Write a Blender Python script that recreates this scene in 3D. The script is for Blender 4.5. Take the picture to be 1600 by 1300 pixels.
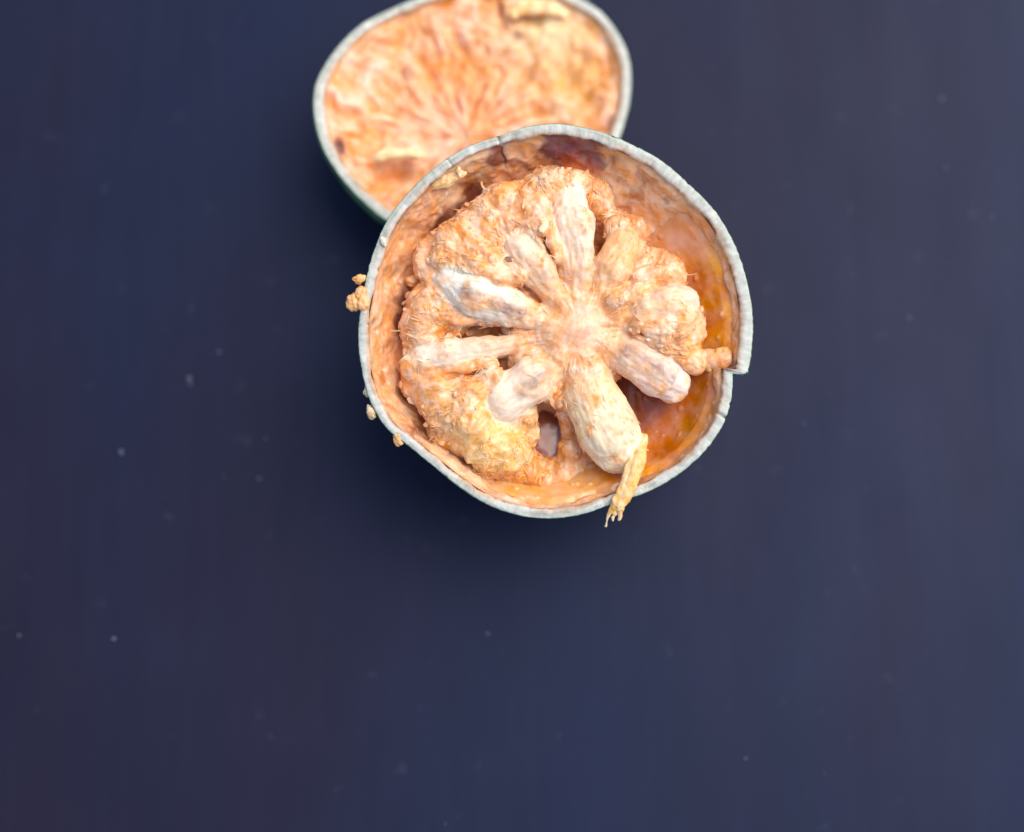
import bpy, math
import numpy as np
from mathutils import Vector, Matrix

for o in list(bpy.data.objects):
    bpy.data.objects.remove(o)
scene = bpy.context.scene
col = scene.collection

# ------------------------------------------------------------------ scale, camera, light
S = 0.08 / 618.0                 # one modelling unit (u) in metres; the fruit is 8 cm across
TILT = math.radians(10)          # the camera leans back 10 degrees from straight down
H = 0.0465                       # height of the cut face above the table
DIST = 0.26                      # camera to cut face
DP = DIST / S
CX, CY = -70.0, -145.0           # where the optical axis meets the cut plane
ROT = Matrix.Rotation(TILT, 4, 'X')
FRONT = Matrix.Translation((0, 0, H)) @ ROT

cam_data = bpy.data.cameras.new('camera')
cam_data.sensor_width = 36
cam_data.lens = 36 * DIST / (1600 * S)
cam_data.clip_start = 0.01
cam_data.clip_end = 50
cam_data.dof.use_dof = True
cam_data.dof.focus_distance = DIST + 0.003
cam_data.dof.aperture_fstop = 4.0
cam = bpy.data.objects.new('camera', cam_data)
col.objects.link(cam)
cam.matrix_world = FRONT @ Matrix.Translation((CX * S, CY * S, DIST))
scene.camera = cam

SUN_EL, SUN_AZ = 58.0, 62.0      # azimuth clockwise from +Y: light from the right
world = bpy.data.worlds.new('World')
scene.world = world
world.use_nodes = True
wn = world.node_tree
sky = wn.nodes.new('ShaderNodeTexSky')
sky.sky_type = 'NISHITA'
sky.sun_disc = False
sky.sun_elevation = math.radians(SUN_EL)
sky.sun_rotation = math.radians(SUN_AZ)
sky.air_density = 1.0
sky.dust_density = 2.0
bgn = wn.nodes['Background']
bgn.inputs['Strength'].default_value = 0.13
wn.links.new(sky.outputs[0], bgn.inputs['Color'])

sd = bpy.data.lights.new('sun', 'SUN')
sd.energy = 1.4
sd.angle = math.radians(56)
sd.color = (1.0, 0.94, 0.86)
sun = bpy.data.objects.new('sun', sd)
col.objects.link(sun)
a, e = math.radians(SUN_AZ), math.radians(SUN_EL)
sdir = Vector((math.sin(a) * math.cos(e), math.cos(a) * math.cos(e), math.sin(e)))
sun.rotation_euler = sdir.to_track_quat('Z', 'Y').to_euler()
sun.location = sdir * 2

vs = scene.view_settings
vs.view_transform = 'Standard'
vs.look = 'None'
vs.exposure = 1.0
vs.gamma = 1.0
scene.render.engine = 'CYCLES'

# ------------------------------------------------------------------ numpy noise
_r = np.random.default_rng(11)
_perm = _r.permutation(256).astype(np.int32)
_perm = np.concatenate([_perm, _perm, _perm])
_grad = _r.normal(size=(256, 3)).astype(np.float32)
_grad /= np.linalg.norm(_grad, axis=1, keepdims=True)


def perlin(p):
    p = np.asarray(p, np.float32)
    i = np.floor(p).astype(np.int32)
    f = p - i
    i &= 255
    u = f * f * f * (f * (f * 6 - 15) + 10)
    out = np.zeros(len(p), np.float32)
    for dx in (0, 1):
        wx = u[:, 0] if dx else 1 - u[:, 0]
        for dy in (0, 1):
            wy = u[:, 1] if dy else 1 - u[:, 1]
            for dz in (0, 1):
                wz = u[:, 2] if dz else 1 - u[:, 2]
                h = _perm[_perm[_perm[(i[:, 0] + dx) & 255] + ((i[:, 1] + dy) & 255)] + ((i[:, 2] + dz) & 255)]
                g = _grad[h]
                d = g[:, 0] * (f[:, 0] - dx) + g[:, 1] * (f[:, 1] - dy) + g[:, 2] * (f[:, 2] - dz)
                out += wx * wy * wz * d
    return out * 1.6


def fbm(p, octv=4, gain=0.5, lac=2.03):
    p = np.asarray(p, np.float32)
    a_, s_ = 1.0, np.zeros(len(p), np.float32)
    for k in range(octv):
        s_ += a_ * perlin(p + k * 17.3)
        p = p * lac
        a_ *= gain
    return s_


def ridged(p, octv=3):
    p = np.asarray(p, np.float32)
    a_, s_ = 1.0, np.zeros(len(p), np.float32)
    for k in range(octv):
        s_ += a_ * (1 - 2 * np.abs(perlin(p + k * 9.1)))
        p = p * 2.1
        a_ *= 0.5
    return s_


def sstep(a_, b_, x):
    t = np.clip((x - a_) / (b_ - a_), 0, 1)
    return t * t * (3 - 2 * t)


def mix(c0, c1, t):
    t = np.asarray(t)[:, None]
    return c0 * (1 - t) + c1 * t


C3 = lambda *v: np.array(v, np.float32)


# ------------------------------------------------------------------ mesh helpers
def L(px, py, z=0.0):
    """a place in the cut face's own frame (units u), seen from the camera at height z over the cut face"""
    k = (DP - z) / DP
    return np.array([CX + (px - 800.0) * k, CY + (650.0 - py) * k, z], np.float32)


def build(name, V, F, mats, parent, colr=None, tc=None, fmat=None, smooth=True, kind=None):
    me = bpy.data.meshes.new(name)
    V = np.asarray(V, np.float32)
    me.from_pydata((V * S).tolist(), [], F if isinstance(F, list) else F.tolist())
    if colr is not None:
        at = me.attributes.new('pigment', 'FLOAT_COLOR', 'POINT')
        c4 = np.ones((len(V), 4), np.float32)
        c4[:, :3] = np.clip(colr, 0, 1) ** 1.10 * 0.93        # deepens every pigment evenly, for more contrast and saturation
        at.data.foreach_set('color', c4.ravel())
    at = me.attributes.new('grain', 'FLOAT_VECTOR', 'POINT')
    t = np.asarray(tc if tc is not None else V, np.float32)
    at.data.foreach_set('vector', t.ravel())
    for m in (mats if isinstance(mats, (list, tuple)) else [mats]):
        me.materials.append(m)
    if fmat is not None:
        me.polygons.foreach_set('material_index', np.asarray(fmat, np.int32))
    if smooth:
        me.polygons.foreach_set('use_smooth', np.ones(len(me.polygons), bool))
    me.update()
    o = bpy.data.objects.new(name, me)
    col.objects.link(o)
    if parent is not None:
        o.parent = parent
    if kind:
        o['kind'] = kind
    return o


def grid_faces(n, m, wrap=True):
    """n columns round (wrapping), m rows"""
    i = np.arange(n if wrap else n - 1)
    j = np.arange(m - 1)
    I, J = np.meshgrid(i, j, indexing='ij')
    I2 = (I + 1) % n
    return np.stack([I * m + J, I2 * m + J, I2 * m + J + 1, I * m + J + 1], -1).reshape(-1, 4)


def normals(V, F):
    N = np.zeros_like(V)
    fn = np.cross(V[F[:, 2]] - V[F[:, 0]], V[F[:, 3]] - V[F[:, 1]])
    for k in range(4):
        np.add.at(N, F[:, k], fn)
    return N / np.maximum(np.linalg.norm(N, axis=1, keepdims=True), 1e-9)


def surface_nets(Fv, org, h):
    ins = Fv < 0
    nx, ny, nz = Fv.shape
    cnt = np.zeros((nx - 1, ny - 1, nz - 1), np.int8)
    for dx in (0, 1):
        for dy in (0, 1):
            for dz in (0, 1):
                cnt += ins[dx:nx - 1 + dx, dy:ny - 1 + dy, dz:nz - 1 + dz]
    cells = np.argwhere((cnt > 0) & (cnt < 8))
    idx = -np.ones(cnt.shape, np.int32)
    idx[cells[:, 0], cells[:, 1], cells[:, 2]] = np.arange(len(cells))
    acc = np.zeros((len(cells), 3), np.float32)
    num = np.zeros(len(cells), np.float32)
    cor = [(x, y, z) for x in (0, 1) for y in (0, 1) for z in (0, 1)]
    val = {c: Fv[cells[:, 0] + c[0], cells[:, 1] + c[1], cells[:, 2] + c[2]] for c in cor}
    for c in cor:
        for ax in range(3):
            if c[ax] == 0:
                d = list(c); d[ax] = 1; d = tuple(d)
                v0, v1 = val[c], val[d]
                cr = (v0 < 0) != (v1 < 0)
                t = np.where(cr, v0 / np.where(cr, v0 - v1, 1), 0)
                p = np.tile(np.array(c, np.float32), (len(cells), 1))
                p[:, ax] = t
                acc += p * cr[:, None]
                num += cr
    V = (cells + acc / num[:, None]) * h + org
    quads = []
    for ax in range(3):
        sl0 = [slice(1, -1)] * 3; sl1 = [slice(1, -1)] * 3
        sl0[ax] = slice(0, -1); sl1[ax] = slice(1, None)
        A = ins[tuple(sl0)]; B = ins[tuple(sl1)]
        b, c = (ax + 1) % 3, (ax + 2) % 3
        for flip, M in ((False, A & ~B), (True, ~A & B)):
            e_ = np.argwhere(M)
            off = np.ones(3, int); off[ax] = 0
            e_ = e_ + off
            q = []
            for db, dc in ((-1, -1), (0, -1), (0, 0), (-1, 0)):
                k = e_.copy(); k[:, b] += db; k[:, c] += dc
                q.append(idx[k[:, 0], k[:, 1], k[:, 2]])
            q = np.stack(q, -1)
            quads.append(q[:, ::-1] if flip else q)
    F = np.concatenate(quads)
    return V.astype(np.float32), F[(F >= 0).all(1)]


class Field:
    """a signed distance grid that solid shapes are merged into and cut out of"""
    def __init__(self, lo, hi, h):
        self.lo, self.h = np.array(lo, np.float32), h
        self.n = [int((b_ - a_) / h) + 1 for a_, b_ in zip(lo, hi)]
        self.F = np.full(self.n, 60.0, np.float32)

    def cone(self, a_, ra, b_, rb, k=14.0, cut=False, squash=1.0):
        a_, b_ = np.asarray(a_, np.float32), np.asarray(b_, np.float32)
        m = max(ra, rb) + 62
        lo = np.minimum(a_, b_) - m
        hi = np.maximum(a_, b_) + m
        i0 = np.maximum(((lo - self.lo) / self.h).astype(int), 0)
        i1 = np.minimum(((hi - self.lo) / self.h).astype(int) + 2, self.n)
        if (i1 <= i0).any():
            return
        ax = [self.lo[q] + self.h * np.arange(i0[q], i1[q], dtype=np.float32) for q in range(3)]
        X, Y, Z = np.meshgrid(*ax, indexing='ij', sparse=True)
        d = b_ - a_
        dd = max(float(d @ d), 1e-6)
        t = np.clip(((X - a_[0]) * d[0] + (Y - a_[1]) * d[1] + (Z - a_[2]) * d[2]) / dd, 0, 1)
        qz = (Z - a_[2] - t * d[2]) / squash
        D_ = np.sqrt((X - a_[0] - t * d[0]) ** 2 + (Y - a_[1] - t * d[1]) ** 2 + qz ** 2) - (ra + (rb - ra) * t)
        sl = tuple(slice(i0[q], i1[q]) for q in range(3))
        f = self.F[sl]
        if cut:
            hh = np.maximum(k - np.abs(f + D_), 0) / k
            self.F[sl] = np.maximum(f, -D_) + hh * hh * k * 0.25
        else:
            hh = np.maximum(k - np.abs(f - D_), 0) / k
            self.F[sl] = np.minimum(f, D_) - hh * hh * k * 0.25

    def mesh(self):
        return surface_nets(self.F, self.lo, self.h)


def sweep(path, radii, n=40, m=24, flat=1.0, seed=0):
    """a closed tapering tube along a smooth path; returns verts, quads, t along, angle round"""
    P = np.asarray(path, np.float32)
    rr = np.asarray(radii, np.float32)
    tt = np.linspace(0, 1, len(P))
    # catmull-rom style smoothing through dense resample
    ts = 0.5 - 0.5 * np.cos(np.linspace(0, math.pi, n))
    def interp(A):
        out = np.stack([np.interp(ts, tt, A[:, k]) for k in range(A.shape[1])], -1)
        return out
    C = interp(P)
    for _ in range(3):
        C[1:-1] = (C[:-2] + C[1:-1] * 2 + C[2:]) / 4
    R_ = interp(rr[:, None])[:, 0]
    T = np.gradient(C, axis=0)
    T /= np.maximum(np.linalg.norm(T, axis=1, keepdims=True), 1e-6)
    up = np.tile(C3(0, 0, 1), (n, 1))
    A = np.cross(up, T); A /= np.maximum(np.linalg.norm(A, axis=1, keepdims=True), 1e-6)
    B = np.cross(T, A)
    length = max(float(np.linalg.norm(np.diff(C, axis=0), axis=1).sum()), 1e-6)
    s = ts * length
    r0, r1 = rr[0], rr[-1]
    cap = np.sqrt(np.clip(1 - np.clip(1 - s / max(r0, 1e-3), 0, 1) ** 2, 0, 1)) * np.sqrt(np.clip(1 - np.clip(1 - (length - s) / max(r1, 1e-3), 0, 1) ** 2, 0, 1))
    R_ = R_ * np.maximum(cap, 0.02)
    ph = np.linspace(0, 2 * math.pi, m, endpoint=False)
    V = C[:, None] + R_[:, None, None] * (np.cos(ph)[None, :, None] * A[:, None] + flat * np.sin(ph)[None, :, None] * B[:, None])
    V = V.transpose(1, 0, 2).reshape(-1, 3)     # columns = angle
    F = grid_faces(m, n)
    t_ = np.tile(ts, m)
    p_ = np.repeat(ph, n)
    return V, F, t_, p_


# ------------------------------------------------------------------ materials
def nd(nt, typ, **kw):
    n = nt.nodes.new(typ)
    for k, v in kw.items():
        setattr(n, k, v)
    return n


def material(name, base=(0.8, 0.8, 0.8), rough=0.5, sss=0.0, sss_r=(1, 0.35, 0.15), sss_s=0.002, bump=0.3, bscale=0.15, bdist=0.0003,
             stretch=(1, 1, 1), var=0.12, vscale=0.05, coat=0.0, spec=0.5, pigment=True, rough_var=0.15, detail=6.0, coat_rough=0.1):
    m = bpy.data.materials.new(name)
    m.use_nodes = True
    nt = m.node_tree
    b = nt.nodes['Principled BSDF']
    at = nd(nt, 'ShaderNodeAttribute', attribute_name='grain')
    mp = nd(nt, 'ShaderNodeMapping')
    mp.inputs['Scale'].default_value = stretch
    nt.links.new(at.outputs['Vector'], mp.inputs['Vector'])
    n1 = nd(nt, 'ShaderNodeTexNoise')
    n1.inputs['Scale'].default_value = bscale
    n1.inputs['Detail'].default_value = detail
    n1.inputs['Roughness'].default_value = 0.62
    nt.links.new(mp.outputs[0], n1.inputs['Vector'])
    n2 = nd(nt, 'ShaderNodeTexNoise')
    n2.inputs['Scale'].default_value = vscale
    n2.inputs['Detail'].default_value = 5.0
    nt.links.new(mp.outputs[0], n2.inputs['Vector'])
    # colour: pigment attribute varied by noise
    mr = nd(nt, 'ShaderNodeMapRange')
    mr.inputs['From Min'].default_value = 0.3
    mr.inputs['From Max'].default_value = 0.7
    mr.inputs['To Min'].default_value = 1 - var
    mr.inputs['To Max'].default_value = 1 + var
    nt.links.new(n2.outputs['Fac'], mr.inputs['Value'])
    hsv = nd(nt, 'ShaderNodeHueSaturation')
    mr2 = nd(nt, 'ShaderNodeMapRange')
    mr2.inputs['From Min'].default_value = 0.3
    mr2.inputs['From Max'].default_value = 0.7
    mr2.inputs['To Min'].default_value = 1 + var * 1.3
    mr2.inputs['To Max'].default_value = 1 - var * 1.3
    nt.links.new(n1.outputs['Fac'], mr2.inputs['Value'])
    nt.links.new(mr2.outputs[0], hsv.inputs['Saturation'])
    nt.links.new(mr.outputs[0], hsv.inputs['Value'])
    if pigment:
        ca = nd(nt, 'ShaderNodeAttribute', attribute_name='pigment')
        nt.links.new(ca.outputs['Color'], hsv.inputs['Color'])
    else:
        hsv.inputs['Color'].default_value = (*base, 1)
    nt.links.new(hsv.outputs[0], b.inputs['Base Color'])
    rr = nd(nt, 'ShaderNodeMapRange')
    rr.inputs['From Min'].default_value = 0.35
    rr.inputs['From Max'].default_value = 0.65
    rr.inputs['To Min'].default_value = max(rough - rough_var, 0.03)
    rr.inputs['To Max'].default_value = min(rough + rough_var, 1)
    nt.links.new(n2.outputs['Fac'], rr.inputs['Value'])
    nt.links.new(rr.outputs[0], b.inputs['Roughness'])
    bp = nd(nt, 'ShaderNodeBump')
    bp.inputs['Strength'].default_value = bump
    bp.inputs['Distance'].default_value = bdist
    nt.links.new(n1.outputs['Fac'], bp.inputs['Height'])
    nt.links.new(bp.outputs[0], b.inputs['Normal'])
    b.inputs['Specular IOR Level'].default_value = spec
    b.inputs['Coat Weight'].default_value = coat
    b.inputs['Coat Roughness'].default_value = coat_rough
    if sss > 0:
        b.subsurface_method = 'RANDOM_WALK'
        b.inputs['Subsurface Weight'].default_value = sss
        b.inputs['Subsurface Radius'].default_value = sss_r
        b.inputs['Subsurface Scale'].default_value = sss_s
    return m


M_rim = material('shell_cut_edge', rough=0.6, bump=0.5, bscale=0.35, bdist=0.0003, stretch=(1.0, 0.35, 1), var=0.2, vscale=0.10, sss=0.25, sss_s=0.0012, spec=0.35)
M_skin = material('green_skin', base=(0.07, 0.15, 0.07), rough=0.45, bump=0.25, bscale=0.05, var=0.25, vscale=0.02, pigment=False)
M_wall = material('shell_lining', rough=0.36, bump=0.3, bscale=0.07, bdist=0.0004, var=0.12, vscale=0.03, sss=0.5, sss_s=0.0013, coat=0.2, coat_rough=0.15, detail=4.0)
M_pulp = material('orange_pulp', rough=0.36, bump=0.3, bscale=0.10, bdist=0.0005, var=0.12, vscale=0.05, sss=0.5, sss_s=0.0012, spec=0.5, coat=0.12, coat_rough=0.14, detail=4.0)
M_thin = material('thin_pulp', rough=0.4, bump=0.35, bscale=0.12, bdist=0.0003, var=0.1, vscale=0.06, sss=0.12, sss_s=0.0006, spec=0.45, coat=0.15, coat_rough=0.15, detail=4.0)
M_seed = material('pale_seed_sac', rough=0.46, bump=0.45, bscale=0.10, bdist=0.0004, var=0.08, vscale=0.06, sss=0.4, sss_s=0.0008, spec=0.45, coat=0.1, coat_rough=0.2)
M_gum = material('amber_gum', rough=0.16, bump=0.12, bscale=0.04, bdist=0.0006, var=0.1, vscale=0.02, sss=0.5, sss_s=0.002, coat=0.3, coat_rough=0.05, rough_var=0.05, detail=2.0)
M_pool = material('dark_gum', rough=0.42, bump=0.3, bscale=0.05, bdist=0.0006, var=0.15, vscale=0.02, sss=0.2, sss_s=0.001, spec=0.3)
M_flesh = material('cut_flesh', rough=0.45, bump=0.4, bscale=0.06, bdist=0.0006, var=0.10, vscale=0.03, sss=0.7, sss_s=0.003, spec=0.45, detail=3.0)


def table_material():
    m = bpy.data.materials.new('dark_blue_tabletop')
    m.use_nodes = True
    nt = m.node_tree
    b = nt.nodes['Principled BSDF']
    tc = nd(nt, 'ShaderNodeTexCoord')
    mp = nd(nt, 'ShaderNodeMapping')
    mp.inputs['Scale'].default_value = (9, 3.0, 1)
    nt.links.new(tc.outputs['Object'], mp.inputs['Vector'])
    n1 = nd(nt, 'ShaderNodeTexNoise')
    n1.inputs['Scale'].default_value = 1.3
    n1.inputs['Detail'].default_value = 3
    nt.links.new(mp.outputs[0], n1.inputs['Vector'])
    cr = nd(nt, 'ShaderNodeValToRGB')
    cr.color_ramp.elements[0].position = 0.32
    cr.color_ramp.elements[0].color = (0.0116, 0.0086, 0.0175, 1)
    cr.color_ramp.elements[1].position = 0.68
    cr.color_ramp.elements[1].color = (0.0078, 0.0108, 0.0275, 1)
    nt.links.new(n1.outputs['Fac'], cr.inputs[0])
    # faint scuffs and dust film
    n2 = nd(nt, 'ShaderNodeTexNoise')
    n2.inputs['Scale'].default_value = 160
    n2.inputs['Detail'].default_value = 4
    nt.links.new(tc.outputs['Object'], n2.inputs['Vector'])
    r2 = nd(nt, 'ShaderNodeMapRange')
    r2.inputs['From Min'].default_value = 0.66
    r2.inputs['From Max'].default_value = 0.85
    r2.inputs['To Max'].default_value = 0.10
    nt.links.new(n2.outputs['Fac'], r2.inputs['Value'])
    mx = nd(nt, 'ShaderNodeMix', data_type='RGBA')
    mx.inputs['B'].default_value = (0.2, 0.21, 0.26, 1)
    nt.links.new(r2.outputs[0], mx.inputs['Factor'])
    nt.links.new(cr.outputs[0], mx.inputs['A'])
    mp5 = nd(nt, 'ShaderNodeMapping')
    mp5.inputs['Scale'].default_value = (260, 22, 1)
    nt.links.new(tc.outputs['Object'], mp5.inputs['Vector'])
    n5 = nd(nt, 'ShaderNodeTexNoise')
    n5.inputs['Scale'].default_value = 1.0
    n5.inputs['Detail'].default_value = 5
    nt.links.new(mp5.outputs[0], n5.inputs['Vector'])
    n6 = nd(nt, 'ShaderNodeTexNoise')
    n6.inputs['Scale'].default_value = 38
    n6.inputs['Detail'].default_value = 5
    nt.links.new(tc.outputs['Object'], n6.inputs['Vector'])
    ad = nd(nt, 'ShaderNodeMath', operation='ADD')
    nt.links.new(n5.outputs['Fac'], ad.inputs[0]); nt.links.new(n6.outputs['Fac'], ad.inputs[1])
    r5 = nd(nt, 'ShaderNodeMapRange')
    r5.inputs['From Min'].default_value = 0.6
    r5.inputs['From Max'].default_value = 1.4
    r5.inputs['To Min'].default_value = 0.85
    r5.inputs['To Max'].default_value = 1.15
    nt.links.new(ad.outputs[0], r5.inputs['Value'])
    sc = nd(nt, 'ShaderNodeVectorMath', operation='SCALE')
    nt.links.new(mx.outputs['Result'], sc.inputs[0]); nt.links.new(r5.outputs[0], sc.inputs['Scale'])
    nt.links.new(sc.outputs[0], b.inputs['Base Color'])
    n3 = nd(nt, 'ShaderNodeTexNoise')
    n3.inputs['Scale'].default_value = 6
    nt.links.new(mp.outputs[0], n3.inputs['Vector'])
    r3 = nd(nt, 'ShaderNodeMapRange')
    r3.inputs['To Min'].default_value = 0.42
    r3.inputs['To Max'].default_value = 0.6
    nt.links.new(n3.outputs['Fac'], r3.inputs['Value'])
    nt.links.new(r3.outputs[0], b.inputs['Roughness'])
    n4 = nd(nt, 'ShaderNodeTexNoise')
    n4.inputs['Scale'].default_value = 900
    nt.links.new(tc.outputs['Object'], n4.inputs['Vector'])
    bp = nd(nt, 'ShaderNodeBump')
    bp.inputs['Strength'].default_value = 0.08
    bp.inputs['Distance'].default_value = 0.0003
    nt.links.new(n4.outputs['Fac'], bp.inputs['Height'])
    nt.links.new(bp.outputs[0], b.inputs['Normal'])
    b.inputs['Specular IOR Level'].default_value = 0.22
    b.inputs['Specular Tint'].default_value = (0.55, 0.65, 1.0, 1)
    return m


# ------------------------------------------------------------------ the table top
def table():
    w, d, t, r = 0.62, 0.52, 0.025, 0.004
    prof = [(0, -t), (0, -r), (r * 0.3, -r * 0.3), (r, 0)]
    V, F = [], []
    for ins_, z in prof:
        for sx, sy in ((-1, -1), (1, -1), (1, 1), (-1, 1)):
            V.append((sx * (w - ins_), sy * (d - ins_), z))
    for k in range(3):
        for q in range(4):
            F.append([k * 4 + q, k * 4 + (q + 1) % 4, k * 4 + 4 + (q + 1) % 4, k * 4 + 4 + q])
    F.append([12, 13, 14, 15]); F.append([3, 2, 1, 0])
    me = bpy.data.meshes.new('table_top')
    me.from_pydata(V, [], F)
    me.materials.append(table_material())
    o = bpy.data.objects.new('table_top', me)
    col.objects.link(o)
    o['kind'] = 'structure'
    return o


table()


# ------------------------------------------------------------------ outlines
def outline(pts, centre, n, smooth=2):
    """polar radius of a closed outline given as points in u about a centre; returns angles, radii"""
    P = np.asarray(pts, np.float64) - np.asarray(centre)
    th = np.arctan2(P[:, 1], P[:, 0])
    r = np.hypot(P[:, 0], P[:, 1])
    o = np.argsort(th)
    th, r = th[o], r[o]
    T = np.linspace(-math.pi, math.pi, n, endpoint=False)
    th3 = np.concatenate([th - 2 * math.pi, th, th + 2 * math.pi])
    r3 = np.concatenate([r, r, r])
    R_ = np.interp(T, th3, r3)
    return T, R_


def soften(R_, w, keep=None):
    k = np.hanning(2 * w + 3)[1:-1]
    k /= k.sum()
    out = np.convolve(np.concatenate([R_[-w:], R_, R_[:w]]), k, 'valid')
    if keep is not None:
        out = out * (1 - keep) + R_ * keep
    return out


def shell(parent, T, R_, thick, depth, bulge, jag, zrim, skin_only_seed=0, rimcol=None, crack=None):
    """skin outside, cut rim on top, inner face of the hard shell"""
    n = len(T)
    c, s = np.cos(T), np.sin(T)
    arc = T * R_.mean()
    # outer skin
    tt = np.linspace(0, 1, 40)
    ph = tt * math.pi / 2
    cols, tcs = [], []
    V = np.zeros((n, 40, 3), np.float32)
    rf = np.cos(ph) ** 0.92 * (1 + bulge * np.sin(np.clip(tt * 3.2, 0, 1) * math.pi))
    rf[0] = 1.0
    mean = R_.mean()
    rough_r = R_[:, None] * (1 - tt[None]) + mean * tt[None]
    rad = (R_[:, None] * (1 - sstep(0, 0.6, tt))[None] + mean * sstep(0, 0.6, tt)[None]) * rf[None]
    V[:, :, 0] = rad * c[:, None]
    V[:, :, 1] = rad * s[:, None]
    V[:, :, 2] = zrim[:, None] * (1 - sstep(0, 0.3, tt))[None] - depth * np.sin(ph)[None]
    Vf = V.reshape(-1, 3)
    Vf = Vf + (fbm(Vf * 0.02, 3) * 1.6)[:, None] * np.stack([np.repeat(c, 40), np.repeat(s, 40), np.zeros(n * 40)], -1) * np.tile(sstep(0, 0.1, tt), n)[:, None]
    build('outer_skin', Vf, grid_faces(n, 40)[:, ::-1], M_skin, parent, tc=Vf)
    # rim: small chamfer down the outside, across the cut, down the inside
    m = 14
    v = np.linspace(0, 1, m)
    V = np.zeros((n, m, 3), np.float32)
    lift = np.array([-9, -4, -1.2, 0, 0.6, 0.9, 1, 0.9, 0.5, 0, -1.2, -4, -14, -40], np.float32)
    across = np.array([-0.0, -0.03, 0.0, 0.07, 0.18, 0.3, 0.44, 0.58, 0.72, 0.85, 0.94, 1.0, 1.04, 1.12], np.float32)
    jit = 1.5 * np.array([0, 0, .002, -.003, .001, .005, .003, -.002, .004, .001, -.003, .002, 0, 0]) * 1.6
    Rm = np.stack([np.interp(T + q_, T, R_) for q_ in jit], -1)
    Tm = np.stack([np.interp(T + q_, T, thick) for q_ in jit], -1)
    wid = 1 + 0.22 * fbm(np.stack([arc * 0.02, arc * 0 + 3, arc * 0], -1), 4)
    rad = Rm - across[None] * Tm * wid[:, None] + 0.4
    rad[:, 0] = R_ - 0.8
    fib = np.stack([np.repeat(arc, m) * 0.22, np.tile(across, n) * 1.1, np.zeros(n * m)], -1)
    XY = np.stack([np.repeat(arc, m), np.tile(across, n) * 20, np.zeros(n * m)], -1)
    fn = (fbm(XY * C3(0.05, 0.07, 1), 3) * jag * 0.7 + fbm(XY * C3(0.4, 0.12, 1) + 40, 3) * jag * 0.4).reshape(n, m)
    edge = fbm(np.stack([arc * 0.11, arc * 0, arc * 0], -1), 4) * 0.5 - 1.3 * sstep(0.35, 0.8, fbm(np.stack([arc * 0.05, arc * 0 + 8, arc * 0], -1), 3))
    V[:, :, 0] = (rad + edge[:, None] * 1.3) * c[:, None]
    V[:, :, 1] = (rad + edge[:, None] * 1.3) * s[:, None]
    V[:, :, 2] = zrim[:, None] + lift[None] + fn * sstep(0.02, 0.12, across)[None]
    if crack is not None:
        for ca, cw, cd in crack:
            g = np.exp(-((T - ca - 0.004 * np.sin(np.arange(n))) / cw) ** 2)
            V[:, :, 2] -= (g[:, None] * cd * np.clip(1.3 - np.abs(across[None] - 0.5), 0, 1))
    Vf = V.reshape(-1, 3)
    ac = np.tile(across, n)
    N1 = fbm(np.stack([np.repeat(arc, m) * 0.03, ac * 2.2, ac * 0], -1), 3) * 0.8 + fbm(np.stack([np.repeat(arc, m) * 0.5, ac * 0.9, ac * 0 + 3], -1), 2) * 0.35
    N2 = fbm(np.stack([np.repeat(arc, m) * 0.012, ac * 1.5, ac * 0 + 5], -1), 3)
    cc = mix(C3(0.58, 0.565, 0.49), C3(0.39, 0.375, 0.305), sstep(-0.2, 0.7, N1 * 0.6 + N2 * 0.6))
    cc = mix(cc, C3(0.48, 0.56, 0.44), sstep(0.4, 0.05, ac) * 0.75)
    cc = mix(cc, C3(0.10, 0.17, 0.08), sstep(0.05, -0.01, ac + N1 * 0.04))
    cc = mix(cc, C3(0.58, 0.38, 0.23), sstep(0.58, 1.0, ac + N2 * 0.3) * 0.85)
    if rimcol is not None:
        cc = rimcol(cc, np.repeat(T, m), ac, N1, N2)
    build('shell', Vf, grid_faces(n, m)[:, ::-1], M_rim, parent, cc, np.stack([np.repeat(arc, m), ac * thick.mean(), ac * 0], -1))


def pt(px, py):
    p = L(px, py)
    return (p[0], p[1])


front = bpy.data.objects.new('fruit_half', None)
col.objects.link(front)
front.matrix_world = FRONT
front['label'] = 'large cut fruit half with pale seeds radiating from its orange pulp, in front'
front['category'] = 'fruit'
front['group'] = 'halves of the cut fruit'

FO = [(870, 193), (926, 203), (987, 226), (1027, 246), (1078, 289), (1119, 332), (1149, 383), (1169, 444), (1177, 505), (1173, 556), (1168, 579),
      (1145, 585), (1144, 617), (1131, 662), (1103, 703), (1058, 743), (1012, 769), (961, 784), (916, 802), (865, 810), (814, 806), (763, 789),
      (723, 764), (682, 731), (642, 698), (601, 667), (578, 627), (565, 576), (560, 525), (568, 464), (581, 403), (606, 342), (642, 297),
      (687, 256), (733, 228), (779, 213), (824, 198)]
NF = 1080
T, R0 = outline([pt(*p) for p in FO], (0, 0), NF)
notch = math.atan2(-(582 - 505), 1157 - 870)
keep = np.exp(-((T - notch) / 0.03) ** 2)
keep = np.where(np.abs(T - notch) < 0.035, 1.0, 0.0)
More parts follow.
